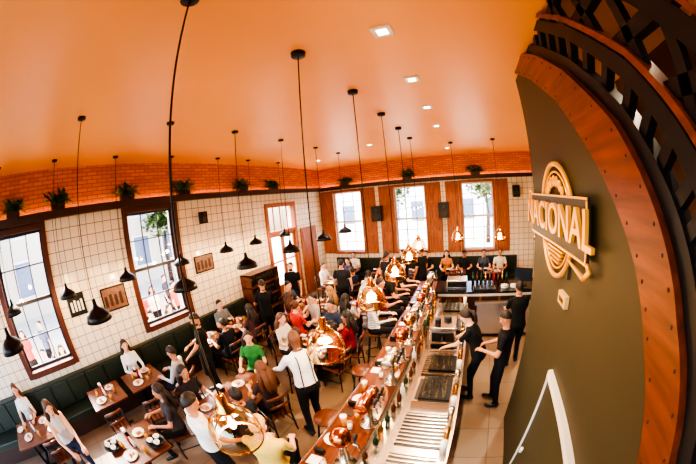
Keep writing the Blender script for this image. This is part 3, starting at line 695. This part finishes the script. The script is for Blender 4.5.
sitter(-4.7,7.9,-90,skin='l',shirt=(235,235,235)); sitter(-4.1,8.65,180,fem=True,skin='l',shirt=(70,60,90),hair='long'); sitter(-3.4,7.4,60,skin='m',shirt=(40,44,60)); sitter(-2.75,7.05,0,skin='m',shirt=(190,196,205)); sitter(-2.75,8.45,180,fem=True,skin='p',shirt=(220,120,60),hair='long',hairc=(110,70,40))
for i,(x,c,f,h) in enumerate(((-4.3,(230,230,225),False,'short'),(-3.0,(40,42,50),True,'long'),(-1.5,(28,28,30),False,'short'),(-.75,(190,120,70),True,'long'),(-.1,(34,36,40),False,'cap'),(.6,(70,80,95),True,'bun'),(1.2,(220,215,205),False,'short'))):
    sitter(x,YB-.42,180,chair=False,shirt=c,fem=f,hair=h,skin='lmlpm'[i%5])
person("standing_guest",-2.3,7.4,-30,H=1.8,skin='m',shirt=(30,30,34)); person("standing_guest",-1.9,7.9,100,H=1.76,skin='l',shirt=(28,28,30),hair='short',beard=True)
person("standing_guest",-3.4,6.7,20,H=1.74,skin='l',shirt=(40,42,46)); person("standing_guest",-1.4,8.1,60,H=1.78,skin='m',shirt=(26,26,28))
sitter(-3.4,.95,160,fem=True,skin='m',shirt=(60,55,58),hair='long',hairc=(40,26,18)); sitter(-5.4,-1.9,-90,chair=False,fem=True,skin='l',shirt=(230,226,220),hair='long',hairc=(90,50,30)); sitter(-5.4,3.9,-90,chair=False,skin='l',shirt=(120,126,130))
sitter(-4.4,4.0,90,fem=True,skin='l',shirt=(90,60,60),hair='long'); sitter(-4.35,3.15,90,skin='m',shirt=(30,32,40))
# ---------------------------------------------------------------- outside
B=MB(); B.box(-30,XL-.35,-20,30,-.25,-.15,0); B.box(XL-.35,20,YB+.35,30,-.25,-.15,0); B.obj("street_pavement",[mat("pavement",S(190,180,165),.8,ns=2)])
M_fac=mat("facade_plaster",S(228,232,240),.8,noise=.06); M_fac2=mat("facade_cream",S(200,190,172),.8,noise=.06); M_fw=mat("facade_window",S(90,110,140),.2,noise=.1)
def building(name,x0,x1,y0,y1,h,m,face):
    B=MB(); B.box(x0,x1,y0,y1,-.15,h,0)
    n=int((y1-y0)/2.2) if face=='x' else int((x1-x0)/2.2)
    for i in range(n):
        for f in range(int(h/3)):
            z=1.0+f*3
            if face=='x': a=y0+.6+i*2.2; B.box(x1,x1+.06,a-.1,a+1.2,z-.1,z+1.8,2); B.box(x1+.06,x1+.08,a,a+1.1,z,z+1.7,1)
            else: a=x0+.6+i*2.2; B.box(a-.1,a+1.2,y0-.06,y0,z-.1,z+1.8,2); B.box(a,a+1.1,y0-.08,y0-.06,z,z+1.7,1)
    B.obj(name,[m,M_fw,M_white])
building("townhouse_facade",-24,-17,-12,12,6.5,M_fac2,'x'); building("townhouse_facade",-12,8,24,28,5,M_fac,'y')
def tree(x,y,h=3.6):
    B=MB(); B.tube([(0,0,-.15),(.05,0,h*.5),(0,.1,h*.8)],[.16,.12,.07],8,0)
    for i in range(600):
        a=random.uniform(0,6.28);b=random.uniform(-1,1);r=random.uniform(.4,1.4); c=Vector((r*sqrt(1-b*b)*cos(a),r*sqrt(1-b*b)*sin(a),h+r*b*.75))
        u=Vector((random.uniform(-1,1),random.uniform(-1,1),random.uniform(-.5,.5))).normalized()*.22; w=u.cross(Vector((0,0,1))).normalized()*.13
        B.add([c-u,c+w,c+u,c-w],[(0,1,2,3)],1+i%2,False)
    B.obj("street_tree",[M_dark,M_leaf,M_leaf2],(x,y,0))
for x,y in ((-15,7.6),(-15.5,-4.6),(-5,18),(1.5,19)): tree(x,y)
for i,(x,y,c,f,h) in enumerate(((-6.9,1.9,(220,110,60),True,'long'),(-7.1,2.6,(235,235,235),False,'cap'),(-7.0,3.2,(190,40,40),True,'long'),(-7.2,-1.0,(120,150,190),False,'short'),(-7.0,-.4,(190,60,50),True,'long'))):
    inst("terrace_chair",CH,(x,y,-.15),radians(-90)); person("terrace_guest",x,y,-90+20*(i%3-1),'sit',.46,shirt=c,fem=f,hair=h,skin='l',z=-.15)
for i,(x,y,c,f) in enumerate(((-7.9,2.7,(200,50,44),False),(-8.1,3.25,(236,232,228),True),(-7.8,3.9,(190,70,60),False),(-8.3,-.9,(60,80,120),False),(-7.9,-1.6,(210,60,50),True),(-9.2,4.3,(60,64,80),False),(-8.6,-2.1,(230,190,120),False))):
    person("terrace_guest",x,y,-90+40*(i%3-1),shirt=c,fem=f,hair='long' if f else 'short',skin='l',z=-.15)
B=MB(); 
for yy in (-.7,2.6): B.box(-6.75,-6.25,yy-.5,yy+.5,.55,.6); B.tube([(-6.5,yy,-.15),(-6.5,yy,.55)],.03,8)
B.obj("terrace_tables",[M_white])
# ---------------------------------------------------------------- light
w=bpy.data.worlds.new("World"); scene.world=w; w.use_nodes=True; nt=w.node_tree; bg=nt.nodes["Background"]
sk=nt.nodes.new("ShaderNodeTexSky"); sk.sky_type='NISHITA'; sk.sun_disc=False; sk.sun_elevation=radians(40); sk.sun_rotation=radians(-100); sk.air_density=1.0; sk.dust_density=3.0
nt.links.new(sk.outputs[0],bg.inputs[0]); bg.inputs[1].default_value=1.2
l=bpy.data.lights.new("sun","SUN"); l.energy=11; l.color=(1,.88,.70); l.angle=radians(1); o=bpy.data.objects.new("sun",l); COL.objects.link(o)
o.rotation_euler=Vector((-1,.15,1.0)).to_track_quat('Z','Y').to_euler()
scene.view_settings.view_transform='AgX'; scene.view_settings.look='AgX - High Contrast'; scene.view_settings.exposure=1.15
# ---------------------------------------------------------------- camera
cd=bpy.data.cameras.new("camera"); cam=bpy.data.objects.new("camera",cd); COL.objects.link(cam); scene.camera=cam
yaw,pit,rol=.432,.119,-.092
fw=Vector((-sin(yaw)*cos(pit),cos(yaw)*cos(pit),-sin(pit))); r0=Vector((cos(yaw),sin(yaw),0)); u0=r0.cross(fw)
r=r0*cos(rol)+u0*sin(rol); u=u0*cos(rol)-r0*sin(rol)
cam.matrix_world=Matrix(((r.x,u.x,-fw.x,0),(r.y,u.y,-fw.y,0),(r.z,u.z,-fw.z,3.4),(0,0,0,1)))
cd.type='PANO'; cd.sensor_width=36; cd.clip_start=.05; cd.clip_end=200; cd.lens=14.44
cd.panorama_type='FISHEYE_EQUISOLID'; cd.fisheye_lens=14.44; cd.fisheye_fov=3.7
